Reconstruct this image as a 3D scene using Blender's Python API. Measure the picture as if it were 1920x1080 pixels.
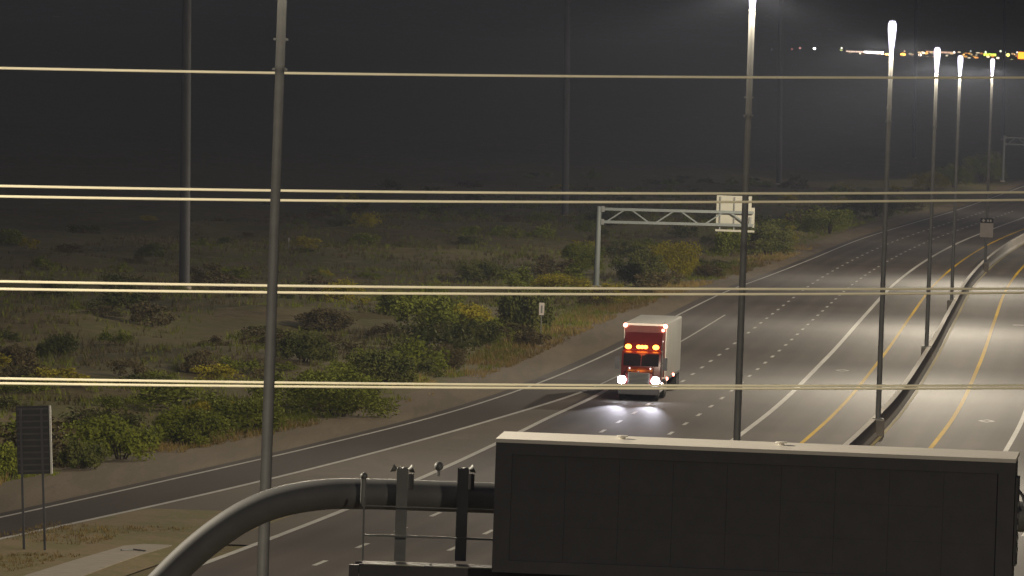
import bpy, bmesh, math, random
import numpy as np
from mathutils import Vector, Matrix

random.seed(7)
rng = np.random.default_rng(11)
for o in list(bpy.data.objects):
    bpy.data.objects.remove(o)
SC = bpy.context.scene
COL = SC.collection

# ------------------------------------------------------------------ camera
CAM_H = 20.0
FPX = 15000.0                      # focal length in pixels of the 1920 wide photograph
PITCH = math.atan(432.0 / FPX)
ROLL = math.radians(2.0)
cp, sp = math.cos(PITCH), math.sin(PITCH)
fwd = Vector((0, cp, -sp)); up0 = Vector((0, sp, cp)); r0 = Vector((1, 0, 0))
c_, s_ = math.cos(ROLL), math.sin(ROLL)
RIGHT = r0 * c_ + up0 * s_
UP = up0 * c_ - r0 * s_
cd = bpy.data.cameras.new('camera')
cam = bpy.data.objects.new('camera', cd)
COL.objects.link(cam)
M = Matrix((RIGHT, UP, -fwd)).transposed().to_4x4()
M.translation = Vector((0, 0, CAM_H))
cam.matrix_world = M
cd.sensor_width = 36.0
cd.lens = FPX / 1920.0 * 36.0
cd.clip_start = 1.0
cd.clip_end = 12000.0
SC.camera = cam

# ------------------------------------------------------------------ night sky, exposure
W = bpy.data.worlds.new('World'); SC.world = W; W.use_nodes = True
bg = W.node_tree.nodes['Background']
bg.inputs['Color'].default_value = (0.0290, 0.0288, 0.0380, 1)
bg.inputs['Strength'].default_value = 1.0
SC.view_settings.view_transform = 'Standard'
SC.view_settings.look = 'None'
SC.view_settings.exposure = 0.0
SC.view_settings.gamma = 1.0
SC.view_settings.use_curve_mapping = False
cy = SC.cycles
cy.use_denoising = True
cy.max_bounces = 5; cy.diffuse_bounces = 2; cy.glossy_bounces = 2
cy.transmission_bounces = 2; cy.volume_bounces = 0
cy.caustics_reflective = False; cy.caustics_refractive = False
cy.sample_clamp_indirect = 3.0
cy.use_light_tree = True
LAMP_COL = (1.0, 0.87, 0.67)
LAMP_W = 120000.0
HAZE = 0.00007

# ------------------------------------------------------------------ helpers
def ray(px, py):
    """direction of a pixel of the 1920x1080 photograph"""
    return RIGHT * ((px - 960) / FPX) - UP * ((py - 540) / FPX) + fwd
def at(px, py, Y):
    d = ray(px, py); return Vector((0, 0, CAM_H)) + d * (Y / d.y)
def gp(px, py, z=0.0):
    d = ray(px, py); return Vector((0, 0, CAM_H)) + d * ((z - CAM_H) / d.z)

def tag(o, label=None, cat=None, group=None, kind=None):
    if label: o['label'] = label
    if cat: o['category'] = cat
    if group: o['group'] = group
    if kind: o['kind'] = kind
    return o
def empty(name, loc=(0, 0, 0), rz=0.0, label=None, cat=None, group=None):
    o = bpy.data.objects.new(name, None); COL.objects.link(o)
    o.location = loc; o.rotation_euler = (0, 0, rz); o.empty_display_size = 0.3
    return tag(o, label, cat, group)
def copy_tree(o, parent=None):
    c = o.copy(); COL.objects.link(c)
    if parent: c.parent = parent
    for ch in list(o.children): copy_tree(ch, c)
    return c

class MB:
    def __init__(s): s.v = []; s.f = []; s.m = []; s.mi = 0
    def add(s, vs, fs):
        n = len(s.v); s.v += [tuple(v) for v in vs]
        s.f += [tuple(i + n for i in f) for f in fs]; s.m += [s.mi] * len(fs)
    def box(s, x0, x1, y0, y1, z0, z1):
        s.add([(x0,y0,z0),(x1,y0,z0),(x1,y1,z0),(x0,y1,z0),(x0,y0,z1),(x1,y0,z1),(x1,y1,z1),(x0,y1,z1)],
              [(0,3,2,1),(4,5,6,7),(0,1,5,4),(1,2,6,5),(2,3,7,6),(3,0,4,7)]); return s
    def bar(s, a, b, w, h=None):
        h = h or w; a = Vector(a); b = Vector(b); d = (b - a).normalized()
        u = Vector((0, 0, 1)) if abs(d.z) < .95 else Vector((1, 0, 0))
        p = d.cross(u).normalized() * w / 2; q = p.normalized().cross(d) * h / 2
        vs = [a-p-q, a+p-q, a+p+q, a-p+q, b-p-q, b+p-q, b+p+q, b-p+q]
        s.add(vs, [(0,3,2,1),(4,5,6,7),(0,1,5,4),(1,2,6,5),(2,3,7,6),(3,0,4,7)]); return s
    def tube(s, pts, rad, seg=12, caps=True):
        pts = [Vector(p) for p in pts]; n = len(pts)
        if not hasattr(rad, '__len__'): rad = [rad] * n
        ref = Vector((0.13, 0.91, 0.21)).normalized()
        vs = []; fs = []
        for i, p in enumerate(pts):
            d = (pts[min(i+1, n-1)] - pts[max(i-1, 0)]).normalized()
            rf = ref if abs(d.dot(ref)) < .9 else Vector((1, 0, 0))
            a = d.cross(rf).normalized(); b = d.cross(a)
            for k in range(seg):
                t = 2 * math.pi * k / seg
                vs.append(p + (a * math.cos(t) + b * math.sin(t)) * rad[i])
        for i in range(n - 1):
            for k in range(seg):
                k2 = (k + 1) % seg
                fs.append((i*seg+k, i*seg+k2, (i+1)*seg+k2, (i+1)*seg+k))
        if caps:
            fs.append(tuple(range(seg)[::-1])); fs.append(tuple((n-1)*seg + k for k in range(seg)))
        s.add(vs, fs); return s
    def prism(s, prof, x0, x1):
        """profile of (y, z) pairs extruded along x"""
        n = len(prof)
        vs = [(x0, y, z) for y, z in prof] + [(x1, y, z) for y, z in prof]
        fs = [tuple(range(n))[::-1], tuple(range(n, 2*n))]
        fs += [(i, (i+1) % n, n + (i+1) % n, n + i) for i in range(n)]
        s.add(vs, fs); return s
    def ball(s, c, r, sx=1, sy=1, sz=1, nu=10, nv=7):
        vs = []; fs = []
        for j in range(1, nv):
            t = math.pi * j / nv
            for i in range(nu):
                p = 2 * math.pi * i / nu
                vs.append((c[0]+r*sx*math.sin(t)*math.cos(p), c[1]+r*sy*math.sin(t)*math.sin(p), c[2]+r*sz*math.cos(t)))
        vs += [(c[0], c[1], c[2]+r*sz), (c[0], c[1], c[2]-r*sz)]
        for j in range(nv-2):
            for i in range(nu):
                i2 = (i+1) % nu
                fs.append((j*nu+i, (j+1)*nu+i, (j+1)*nu+i2, j*nu+i2))
        T = len(vs)-2
        for i in range(nu):
            i2 = (i+1) % nu
            fs.append((T, i, i2)); fs.append((T+1, (nv-2)*nu+i2, (nv-2)*nu+i))
        s.add(vs, fs); return s
    def mesh(s, name, mats, smooth=False, bevel=0):
        me = bpy.data.meshes.new(name); me.from_pydata(s.v, [], s.f)
        if not isinstance(mats, (list, tuple)): mats = [mats]
        for m in mats: me.materials.append(m)
        me.polygons.foreach_set('material_index', s.m)
        bm = bmesh.new(); bm.from_mesh(me)
        if len(bm.faces) < 6000: bmesh.ops.recalc_face_normals(bm, faces=bm.faces)
        if bevel:
            bmesh.ops.bevel(bm, geom=[e for e in bm.edges if len(e.link_faces) == 2 and e.calc_face_angle(0) > .5],
                            offset=bevel, segments=2, profile=.6, affect='EDGES', clamp_overlap=True)
        bm.to_mesh(me); bm.free()
        if smooth:
            me.polygons.foreach_set('use_smooth', [True] * len(me.polygons))
            try: me.set_sharp_from_angle(angle=math.radians(40))
            except Exception: pass
        me.update(); return me
    def build(s, name, mats, parent=None, smooth=False, bevel=0, loc=None):
        o = bpy.data.objects.new(name, s.mesh(name, mats, smooth, bevel)); COL.objects.link(o)
        if parent: o.parent = parent
        if loc is not None: o.location = loc
        return o

# ------------------------------------------------------------------ materials
def new_mat(name):
    m = bpy.data.materials.new(name); m.use_nodes = True
    return m, m.node_tree, m.node_tree.nodes['Principled BSDF']
def mat(name, col, rough=.6, metal=0.0, var=.15, scale=3.0, spec=.5, emit=None, es=0.0, bump=0.0):
    m, nt, p = new_mat(name)
    tc = nt.nodes.new('ShaderNodeTexCoord')
    nz = nt.nodes.new('ShaderNodeTexNoise'); nz.inputs['Scale'].default_value = scale
    nz.inputs['Detail'].default_value = 5; nz.inputs['Roughness'].default_value = .65
    nt.links.new(tc.outputs['Object'], nz.inputs['Vector'])
    rp = nt.nodes.new('ShaderNodeValToRGB')
    rp.color_ramp.elements[0].position = .3; rp.color_ramp.elements[1].position = .72
    rp.color_ramp.elements[0].color = (*[c * (1 - var) for c in col], 1)
    rp.color_ramp.elements[1].color = (*[min(1, c * (1 + var)) for c in col], 1)
    nt.links.new(nz.outputs['Fac'], rp.inputs['Fac'])
    nt.links.new(rp.outputs['Color'], p.inputs['Base Color'])
    p.inputs['Roughness'].default_value = rough; p.inputs['Metallic'].default_value = metal
    p.inputs['Specular IOR Level'].default_value = spec
    if emit:
        p.inputs['Emission Color'].default_value = (*emit, 1); p.inputs['Emission Strength'].default_value = es
    if bump:
        b = nt.nodes.new('ShaderNodeBump'); b.inputs['Strength'].default_value = bump; b.inputs['Distance'].default_value = .02
        nt.links.new(nz.outputs['Fac'], b.inputs['Height']); nt.links.new(b.outputs['Normal'], p.inputs['Normal'])
    return m
def patch_mat(name, cols, s1, s2, rough, spec=.5, stretch=(1, 1, 1), bump=.3, bd=.05):
    """two scales of noise mixed through a ramp: ground, asphalt"""
    m, nt, p = new_mat(name)
    tc = nt.nodes.new('ShaderNodeTexCoord'); mp = nt.nodes.new('ShaderNodeMapping')
    mp.inputs['Scale'].default_value = stretch
    nt.links.new(tc.outputs['Object'], mp.inputs['Vector'])
    n1 = nt.nodes.new('ShaderNodeTexNoise'); n1.inputs['Scale'].default_value = s1; n1.inputs['Detail'].default_value = 6
    n1.inputs['Roughness'].default_value = .6
    n2 = nt.nodes.new('ShaderNodeTexNoise'); n2.inputs['Scale'].default_value = s2; n2.inputs['Detail'].default_value = 4
    nt.links.new(mp.outputs['Vector'], n1.inputs['Vector']); nt.links.new(tc.outputs['Object'], n2.inputs['Vector'])
    mx = nt.nodes.new('ShaderNodeMath'); mx.operation = 'MULTIPLY_ADD'; mx.inputs[1].default_value = .35
    nt.links.new(n2.outputs['Fac'], mx.inputs[0])
    m2 = nt.nodes.new('ShaderNodeMath'); m2.operation = 'MULTIPLY'; m2.inputs[1].default_value = .65
    nt.links.new(n1.outputs['Fac'], m2.inputs[0]); nt.links.new(m2.outputs[0], mx.inputs[2])
    rp = nt.nodes.new('ShaderNodeValToRGB'); cr = rp.color_ramp
    k = len(cols)
    while len(cr.elements) < k: cr.elements.new(.5)
    for i, c in enumerate(cols):
        cr.elements[i].position = .32 + .36 * i / (k - 1); cr.elements[i].color = (*c, 1)
    nt.links.new(mx.outputs[0], rp.inputs['Fac']); nt.links.new(rp.outputs['Color'], p.inputs['Base Color'])
    p.inputs['Roughness'].default_value = rough; p.inputs['Specular IOR Level'].default_value = spec
    if bump:
        b = nt.nodes.new('ShaderNodeBump'); b.inputs['Strength'].default_value = bump; b.inputs['Distance'].default_value = bd
        nt.links.new(n2.outputs['Fac'], b.inputs['Height']); nt.links.new(b.outputs['Normal'], p.inputs['Normal'])
    return m
def glow(name, col, s):
    m = bpy.data.materials.new(name); m.use_nodes = True; nt = m.node_tree
    nt.nodes.clear(); e = nt.nodes.new('ShaderNodeEmission'); o = nt.nodes.new('ShaderNodeOutputMaterial')
    e.inputs['Color'].default_value = (*col, 1); e.inputs['Strength'].default_value = s
    nt.links.new(e.outputs[0], o.inputs[0]); return m

M_DESERT = patch_mat('desert_soil', [(.105,.086,.042), (.19,.15,.072), (.135,.135,.045), (.28,.21,.11)], .11, .8, .95, .2, bump=.6, bd=.25)
M_ASPH = patch_mat('asphalt', [(.070,.056,.043), (.090,.073,.056), (.081,.066,.052), (.108,.088,.067)], .5, 9, .70, .36, (1, .06, 1), .15, .01)
M_RAMP = patch_mat('newer_asphalt', [(.056,.045,.034), (.068,.055,.042), (.080,.065,.050)], .4, 9, .75, .25, (1, .1, 1), .15, .01)
M_GORE = patch_mat('gore_pavement', [(.115,.092,.066), (.155,.125,.088), (.13,.107,.077), (.185,.15,.105)], .3, 5, .8, .4, (1, .25, 1), .2, .02)
M_SHOULDER = patch_mat('shoulder_gravel', [(.125,.098,.066), (.235,.185,.122), (.165,.135,.085), (.29,.23,.155)], .45, 5, .95, .2, (1, .06, 1), .6, .05)
M_GDIRT = patch_mat('gore_dirt', [(.20,.155,.08), (.30,.23,.13), (.20,.185,.075), (.36,.28,.165)], .4, 4, .95, .2, (1,.5,1), .5, .05)
M_CONC = mat('pale_concrete', (.42,.37,.30), .8, 0, .14, 1.5, .3, bump=.2)
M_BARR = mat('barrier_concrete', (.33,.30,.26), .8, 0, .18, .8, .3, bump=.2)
M_CAP_LIT = mat('barrier_cap_lit_concrete', (.58,.54,.47), .8, 0, .12, .8, .3)  # same concrete made paler: light caught by the top is put into the colour
M_WHITE = mat('white_road_paint', (.62,.60,.54), .6, 0, .16, 1.2)
M_YELL = mat('yellow_road_paint', (.70,.43,.006), .7, 0, .18, 1.2, .15)
M_GALV = mat('galvanised_steel', (.21,.212,.205), .6, .1, .12, 2.0)
M_GALVD = mat('dull_grey_steel', (.20,.205,.20), .55, .3, .15, 2.0)
M_WEATH = mat('transmission_steel', (.07,.07,.07), .7, 0, .12, .6)
M_TRUSS = mat('painted_truss_steel', (.17,.19,.185), .6, .0, .1, 1.0)
M_CABLE = mat('aluminium_cable', (.92,.86,.64), .55, .1, .06, .5)
M_DARK = mat('black_powder_coat', (.088,.087,.094), .7, 0, .12, 1.5, .3)
M_FACE = mat('black_display', (.088,.087,.094), .75, 0, .09, 2.5, .25)
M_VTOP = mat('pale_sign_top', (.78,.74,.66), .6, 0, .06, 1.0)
M_SIGNBK = mat('sign_back_aluminium', (.36,.35,.29), .6, .1, .08, 1.0)
M_SIGNW = mat('white_sheeting', (.58,.52,.47), .6, 0, .06, 2.0)
M_BLACK = mat('black_sheeting', (.02,.02,.02), .6)
M_LAMPH = mat('luminaire_grey', (.35,.35,.36), .5, .2)
M_LENS = glow('lit_lens_glare', (.88, .83, 1.0), 2.2)

# ------------------------------------------------------------------ road alignment: lateral position X as a function of distance Y
def curve(tab):
    xs = np.array([t[0] for t in tab], float); ys = np.array([t[1] for t in tab], float)
    m = np.gradient(ys, xs)
    def f(d):
        d = np.clip(np.asarray(d, float), xs[0], xs[-1])
        i = np.clip(np.searchsorted(xs, d) - 1, 0, len(xs) - 2)
        h = xs[i+1] - xs[i]; t = (d - xs[i]) / h
        return ((2*t**3-3*t**2+1)*ys[i] + (t**3-2*t**2+t)*h*m[i] + (-2*t**3+3*t**2)*ys[i+1] + (t**3-t**2)*h*m[i+1])
    return f
spine = curve([(-250,-95),(-50,-61),(50,-44.5),(150,-27.6),(250,-11.6),(350,.9),(450,10.4),(550,18.0),(650,25.0),(750,32.1),(850,40.2),
               (950,49.4),(1050,59.8),(1150,70.5),(1250,80.5),(1350,90.3),(1450,100),(1600,115),(2000,158)])
offA = curve([(-250,-88),(0,-58),(200,-32.5),(300,-22.5),(336,-20.2),(370,-18.2),(410,-15.6),(437,-14.0),(479,-12.35),(520,-11.4),(560,-10.9),(640,-10.7),
              (700,-10.1),(760,-8.8),(820,-8.0),(950,-7.9),(2000,-7.9)])
offB = curve([(-250,-84),(0,-53),(200,-28),(322,-17.55),(370,-14.3),(390,-13.1),(443,-10.3),(484,-8.5),(530,-7.85),(579,-7.5),(692,-6.95)])
offE = curve([(-250,-93),(0,-63),(200,-37.5),(300,-28.5),(361,-24.9),(395,-22.7),(439,-19.4),(478,-17.8),(616,-16.6),(697,-15.0),(752,-13.3),(874,-11.6),(1000,-12.3),(1300,-11.5),(2000,-11.5)])
def sheet(name, fl, fr, d0, d1, step, z, m, parent=None, kind=None):
    ds = np.linspace(d0, d1, max(2, int((d1 - d0) / step) + 1))
    L = fl(ds); R = fr(ds); b = MB()
    vs = [];
    for d, l, r in zip(ds, L, R): vs += [(l, d, z), (r, d, z)]
    b.add(vs, [(2*i, 2*i+1, 2*i+3, 2*i+2) for i in range(len(ds)-1)])
    o = b.build(name, m, parent)
    if kind: o['kind'] = kind
    return o
S = spine
XA = lambda d: S(d) + offA(d)
XB = lambda d: S(d) + offB(d)
XC = lambda d: S(d) - 7.75
XE = lambda d: S(d) + offE(d)

# ------------------------------------------------------------------ ground
def vnoise(x, y, seed):
    r = np.random.default_rng(seed).random((64, 64))
    xi = np.floor(x).astype(int); yi = np.floor(y).astype(int); fx = x - xi; fy = y - yi
    fx = fx*fx*(3-2*fx); fy = fy*fy*(3-2*fy)
    a = r[xi % 64, yi % 64]; b = r[(xi+1) % 64, yi % 64]; c = r[xi % 64, (yi+1) % 64]; d = r[(xi+1) % 64, (yi+1) % 64]
    return (a*(1-fx)+b*fx)*(1-fy) + (c*(1-fx)+d*fx)*fy
def sstep(t): t = np.clip(t, 0, 1); return t*t*(3-2*t)
def ground_z(x, y):
    x = np.asarray(x, float); y = np.asarray(y, float)
    u = x - XE(y)
    left = sstep((-u - .5) / 10)
    bumps = (vnoise(x/17+5, y/30, 1) - .42) * 2.2 + (vnoise(x/6, y/9+3, 2) - .5) * .9 + (vnoise(x/2.6, y/4, 3) - .5) * .3
    z = -.06 + left * (bumps * .8)
    far = sstep((y - 1950) / 1350) * 27
    far = far + sstep((y - 3320) / 860) * (120 + 70*vnoise(x/210+3, y/400, 8) + 26*vnoise(x/60, y/120, 9)) * (y > 3320)
    return z + far
ds = np.concatenate([np.arange(-250, 250, 25), np.arange(250, 900, 3.0), np.arange(900, 2000, 12), np.arange(2000, 3300, 50), np.arange(3300, 4201, 20)])
us = np.concatenate([np.arange(-940, -90, 25), np.arange(-90, 0, 1.8), np.arange(0, 60, 12), np.arange(60, 860, 20)])
Dg, Ug = np.meshgrid(ds, us, indexing='ij'); Xg = Ug + XE(Dg)
Zg = ground_z(Xg, Dg)
nr, nc = Dg.shape
me = bpy.data.meshes.new('ground')
verts = np.stack([Xg, Dg, Zg], -1).reshape(-1, 3)
idx = np.arange(nr*nc).reshape(nr, nc)
faces = np.stack([idx[:-1,:-1], idx[:-1,1:], idx[1:,1:], idx[1:,:-1]], -1).reshape(-1, 4)
me.from_pydata(verts.tolist(), [], faces.tolist())
me.polygons.foreach_set('use_smooth', [True]*len(me.polygons)); me.materials.append(M_DESERT)
g = bpy.data.objects.new('ground', me); COL.objects.link(g); g['kind'] = 'structure'

def road_sheet(fl, fr, d0, d1, step, z, m, kind=None):
    ds = np.linspace(d0, d1, int((d1-d0)/step)+1); L = fl(ds); R = fr(ds); b = MB(); vs = []
    for d, l, r in zip(ds, L, R): vs += [(l, d, z), (r, d, z)]
    b.add(vs, [(2*i, 2*i+1, 2*i+3, 2*i+2) for i in range(len(ds)-1)])
    o = b.build('road', m); me = o.data; uv = me.uv_layers.new(name='lane'); co = [v.co for v in me.vertices]
    for l in me.loops:
        c = co[l.vertex_index]; uv.data[l.index].uv = (c.x - float(S(c.y)), c.y)
    o['kind'] = kind; return o
def wear(m):
    nt = m.node_tree; p = nt.nodes['Principled BSDF']; src = p.inputs['Base Color'].links[0].from_socket
    uv = nt.nodes.new('ShaderNodeUVMap'); uv.uv_map = 'lane'; sx = nt.nodes.new('ShaderNodeSeparateXYZ'); nt.links.new(uv.outputs[0], sx.inputs[0])
    def math_(op, a, b):
        n = nt.nodes.new('ShaderNodeMath'); n.operation = op
        for i, q in enumerate((a, b)):
            if q is None: continue
            if isinstance(q, (int, float)): n.inputs[i].default_value = q
            else: nt.links.new(q, n.inputs[i])
        return n.outputs[0]
    cs = math_('COSINE', math_('MULTIPLY', math_('ADD', sx.outputs['X'], .93), 2*math.pi/1.83), None)
    mp = nt.nodes.new('ShaderNodeMapping'); mp.inputs['Scale'].default_value = (.9, .012, 1); nt.links.new(uv.outputs[0], mp.inputs['Vector'])
    nz = nt.nodes.new('ShaderNodeTexNoise'); nz.inputs['Scale'].default_value = 1.0; nz.inputs['Detail'].default_value = 5; nt.links.new(mp.outputs[0], nz.inputs['Vector'])
    mp2 = nt.nodes.new('ShaderNodeMapping'); mp2.inputs['Scale'].default_value = (.07, .05, 1); nt.links.new(uv.outputs[0], mp2.inputs['Vector'])
    n2 = nt.nodes.new('ShaderNodeTexNoise'); n2.inputs['Scale'].default_value = 1.0; n2.inputs['Detail'].default_value = 6; nt.links.new(mp2.outputs[0], n2.inputs['Vector'])
    f = math_('ADD', math_('MULTIPLY', cs, -.10), math_('MULTIPLY', nz.outputs['Fac'], .9))
    f = math_('ADD', f, math_('MULTIPLY', n2.outputs['Fac'], .8)); f = math_('ADD', f, .15)
    vm = nt.nodes.new('ShaderNodeVectorMath'); vm.operation = 'SCALE'; nt.links.new(src, vm.inputs[0]); nt.links.new(f, vm.inputs['Scale'])
    nt.links.new(vm.outputs[0], p.inputs['Base Color'])
wear(M_ASPH)
# ------------------------------------------------------------------ road surfaces and paint
sheet('gravel_shoulder', lambda d: XE(d), lambda d: XA(d) - .5, -200, 1900, 8, -.004, M_SHOULDER, kind='structure')
road = road_sheet( lambda d: np.where(d < 484, S(d) - 7.9, XA(d) - .9), lambda d: S(d) + 36, -200, 1900, 8, .004, M_ASPH, kind='structure')
sheet('exit_ramp', lambda d: XA(d) - .7, lambda d: XB(d) + .1, -200, 500, 6, .008, M_RAMP, kind='structure')
sheet('gore_area', lambda d: XB(d) - .2, lambda d: S(d) - 7.6, 322, 486, 4, .0, M_GORE, kind='structure')
sheet('gore_dirt', lambda d: XB(d) - .2, lambda d: S(d) - 9.3, -200, 345, 6, .004, M_GDIRT, kind='structure')

def line(name, f, w, d0, d1, m, z=.012):
    return sheet(name, lambda d: f(d) - w/2, lambda d: f(d) + w/2, d0, d1, 5, z, m, road)
line('edge_line', XA, .19, -100, 1800, M_WHITE)
line('gore_line', XB, .28, -100, 484, M_WHITE)
line('gore_line', lambda d: S(d) - 7.75 + .4*sstep((d-440)/44), .31, -100, 490, M_WHITE, .016)
line('lane_line', lambda d: S(d) + offB(np.maximum(d, 484)), .15, 490, 640, M_WHITE)
line('carpool_line', lambda d: S(d) + 3.7, .31, -100, 1700, M_WHITE)
line('edge_line', lambda d: S(d) + 7.4, .23, -100, 1700, M_YELL)
line('edge_line', lambda d: S(d) + 14.3, .25, -100, 1700, M_YELL)
line('carpool_line', lambda d: S(d) + 18.3, .27, -100, 1700, M_WHITE)
line('edge_line', lambda d: S(d) + 33.5, .15, -100, 1700, M_WHITE)
dash = MB(); dash.box(-.10, .10, -1.65, 1.65, -.0, .004)
dash_me = dash.mesh('lane_dash', M_WHITE)
def put_dash(off, d):
    x = float(S(d) + off); sl = float(S(d+2) - S(d-2)) / 4
    o = bpy.data.objects.new('lane_dash', dash_me); COL.objects.link(o); o.parent = road
    o.location = (x, d, .009); o.rotation_euler = (0, 0, -math.atan(sl))
# the dashes were measured: one cycle every 12.15 m
for k in range(-6, 72):
    put_dash(-3.66, 312.1 + 12.15*k*.985); put_dash(0, 324.4 + 12.15*k*.985)
for k in range(0, 40):
    put_dash(22.0, 300 + 12.15*k); put_dash(25.7, 306 + 12.15*k); put_dash(29.4, 303 + 12.15*k)
def diamond(off, d):
    b = MB()
    for a, c in (((0,-1.8),(.5,0)), ((.5,0),(0,1.8)), ((0,1.8),(-.5,0)), ((-.5,0),(0,-1.8))):
        av = Vector((a[0], a[1], 0)); cv = Vector((c[0], c[1], 0))
        k1 = Vector((a[0]*.62, a[1]*.7, 0)); k2 = Vector((c[0]*.62, c[1]*.7, 0))
        b.add([av, cv, k2, k1], [(0,1,2,3)])
    o = b.build('lane_diamond', M_WHITE, road); o.location = (float(S(d)+off), d, .012)
    o.rotation_euler = (0, 0, -math.atan(float(S(d+2)-S(d-2))/4))
diamond(5.5, 530.8); diamond(16.3, 461.0); diamond(5.5, 720); diamond(16.3, 640)
# pale concrete flume pad in the gore
pad = [gp(*p) for p in ((50,1080),(140,1052),(233,1025),(270,1022),(322,1024),(267,1040),(205,1062),(150,1083))]
pad = [Vector((p.x - .0, p.y, 0)) for p in pad]
b = MB(); n = len(pad)
far = Vector((-2.6, -26, 0))
pad = [pad[0]+far] + pad + [pad[-1]+far]; n = len(pad)
b.add([(p.x, p.y, .05) for p in pad] + [(p.x, p.y, -.05) for p in pad],
      [tuple(range(n))[::-1]] + [(i, (i+1) % n, n+(i+1) % n, n+i) for i in range(n)])
pd = b.build('concrete_pad', M_CONC); pd['kind'] = 'structure'
b = MB(); q0 = gp(250, 1031, .06)
b.tube([(q0.x-.45, q0.y-.6, .06), (q0.x, q0.y, .06), (q0.x+.5, q0.y-.6, .06)], .05, 6)
b.build('inlet_lip', M_GALVD, pd)

# ------------------------------------------------------------------ median barrier
BOFF = 10.72
def sweep(prof, f, d0, d1, step, name, m, parent=None):
    dd = np.linspace(d0, d1, int((d1-d0)/step)+1); xs = f(dd); b = MB(); k = len(prof); vs = []; fs = []
    for d, x in zip(dd, xs): vs += [(x + px, d, pz) for px, pz in prof]
    for i in range(len(dd)-1):
        for j in range(k-1): fs.append((i*k+j, i*k+j+1, (i+1)*k+j+1, (i+1)*k+j))
    fs.append(tuple(range(k))); fs.append(tuple((len(dd)-1)*k+j for j in range(k))[::-1])
    b.add(vs, fs); return b.build(name, m, parent)
med = empty('median_barrier', (0, 0, 0), 0, 'long pale concrete median barrier curving between the two carriageways', 'barrier')
fmed = lambda d: S(d) + BOFF
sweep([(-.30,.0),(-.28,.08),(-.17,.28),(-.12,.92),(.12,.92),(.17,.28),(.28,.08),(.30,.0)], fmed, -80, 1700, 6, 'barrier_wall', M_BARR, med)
sweep([(-.15,.915),(-.15,.96),(.15,.96),(.15,.915)], fmed, -80, 1700, 6, 'barrier_cap', M_CAP_LIT, med)
for sgn in (1,):
    sweep([(sgn*.44-.09,.002),(sgn*.44-.09,.02),(sgn*.44+.09,.02),(sgn*.44+.09,.002)], fmed, -80, 1700, 6, 'gutter_strip', mat('worn_yellow_strip', (.34,.28,.12), .8), med)

# ------------------------------------------------------------------ street lamps
def lamp_light(name, parent, loc, watts):
    ld = bpy.data.lights.new(name, 'POINT'); ld.energy = watts; ld.color = LAMP_COL; ld.shadow_soft_size = .18
    ld.use_nodes = True; nt = ld.node_tree; em = nt.nodes['Emission']
    tc = nt.nodes.new('ShaderNodeTexCoord'); sx = nt.nodes.new('ShaderNodeSeparateXYZ')
    nt.links.new(tc.outputs['Normal'], sx.inputs[0])
    mr = nt.nodes.new('ShaderNodeMapRange'); mr.inputs[1].default_value = -1; mr.inputs[2].default_value = 1
    nt.links.new(sx.outputs['Z'], mr.inputs[0])
    rp = nt.nodes.new('ShaderNodeValToRGB'); cr = rp.color_ramp   # luminous intensity of a road luminaire, nadir -> zenith
    pts = [(0.0,.10),(.10,.13),(.20,.26),(.26,.42),(.30,.72),(.34,1.0),(.39,.85),(.43,.58),(.48,.46),(.51,.36),(.56,.05),(1.0,.008)]
    while len(cr.elements) < len(pts): cr.elements.new(.5)
    for e, (p, v) in zip(cr.elements, pts): e.position = p; e.color = (v, v, v, 1)
    nt.links.new(mr.outputs[0], rp.inputs['Fac']); nt.links.new(rp.outputs['Color'], em.inputs['Strength'])
    o = bpy.data.objects.new(name, ld); COL.objects.link(o); o.parent = parent; o.location = loc
    return o
def street_lamp(x, y, z0, top, r0_, r1_, label, joint=None, watts=1.0, group='tall street lamps along the median barrier', heads=3):
    t = empty('street_lamp', (x, y, 0), 0, label, 'street lamp', group)
    h = top
    jz = joint or (z0 + (h - z0) * .72)
    rj = r0_ + (r1_ - r0_) * (jz - z0) / (h - z0)
    b = MB(); b.tube([(0,0,z0), (0,0,jz+.02)], [r0_, rj], 14); b.build('pole', M_GALV, t, True)
    b = MB(); b.tube([(0,0,jz-.35), (0,0,h)], [rj*1.05, r1_], 14); b.build('upper_pole', M_GALV, t, True)
    b = MB(); b.tube([(0,0,jz-.38), (0,0,jz-.30)], rj*1.09, 12)
    b.build('collar', M_GALVD, t)
    for zz in (-.42, .32):
        q = MB(); q.box(-rj*1.6, rj*1.6, -.02, .02, jz+zz, jz+zz+.06); q.build('joint_lug', M_GALVD, t)
    b = MB(); b.box(-.30,.30,-.30,.30, z0-.02, z0+.05); b.build('base_plate', M_GALVD, t)
    b = MB(); b.box(-.34,.34,-.55,.55, 0.0, z0-.02); b.build('plinth', M_BARR, t, bevel=.04)
    for k in range(heads):
        a = math.radians(90 + 360*k/heads)
        c, s = math.cos(a), math.sin(a)
        b = MB()
        b.tube([(c*.10, s*.10, h+.22), (c*.11, s*.11, h+.17), (c*.11, s*.11, h+.12)], [.03, .06, .07], 10)
        hd = b.build('luminaire', M_LAMPH, t, True)
        b = MB(); b.tube([(c*.08, s*.08, h+.16), (c*.10, s*.10, h+.08), (c*.12, s*.12, h-.06), (c*.12, s*.12, h-.35), (c*.11, s*.11, h-.8), (c*.09, s*.09, h-1.7)], [.03, .085, .125, .13, .10, .03], 12)  # lens drawn out long, so its shape also carries the glare down the pole
        b.build('lens', M_LENS, hd, True)
        lamp_light('lamp_light', t, (c*.34, s*.34, h-1.0), LAMP_W*watts/heads)
    return t
LX = lambda d: float(S(d) + BOFF)
street_lamp(-5.9, 197, 1.0, 25.6, .165, .10, 'nearest tall lamp post, standing left of the curved sign arm', 19.9, 1.1)
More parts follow.
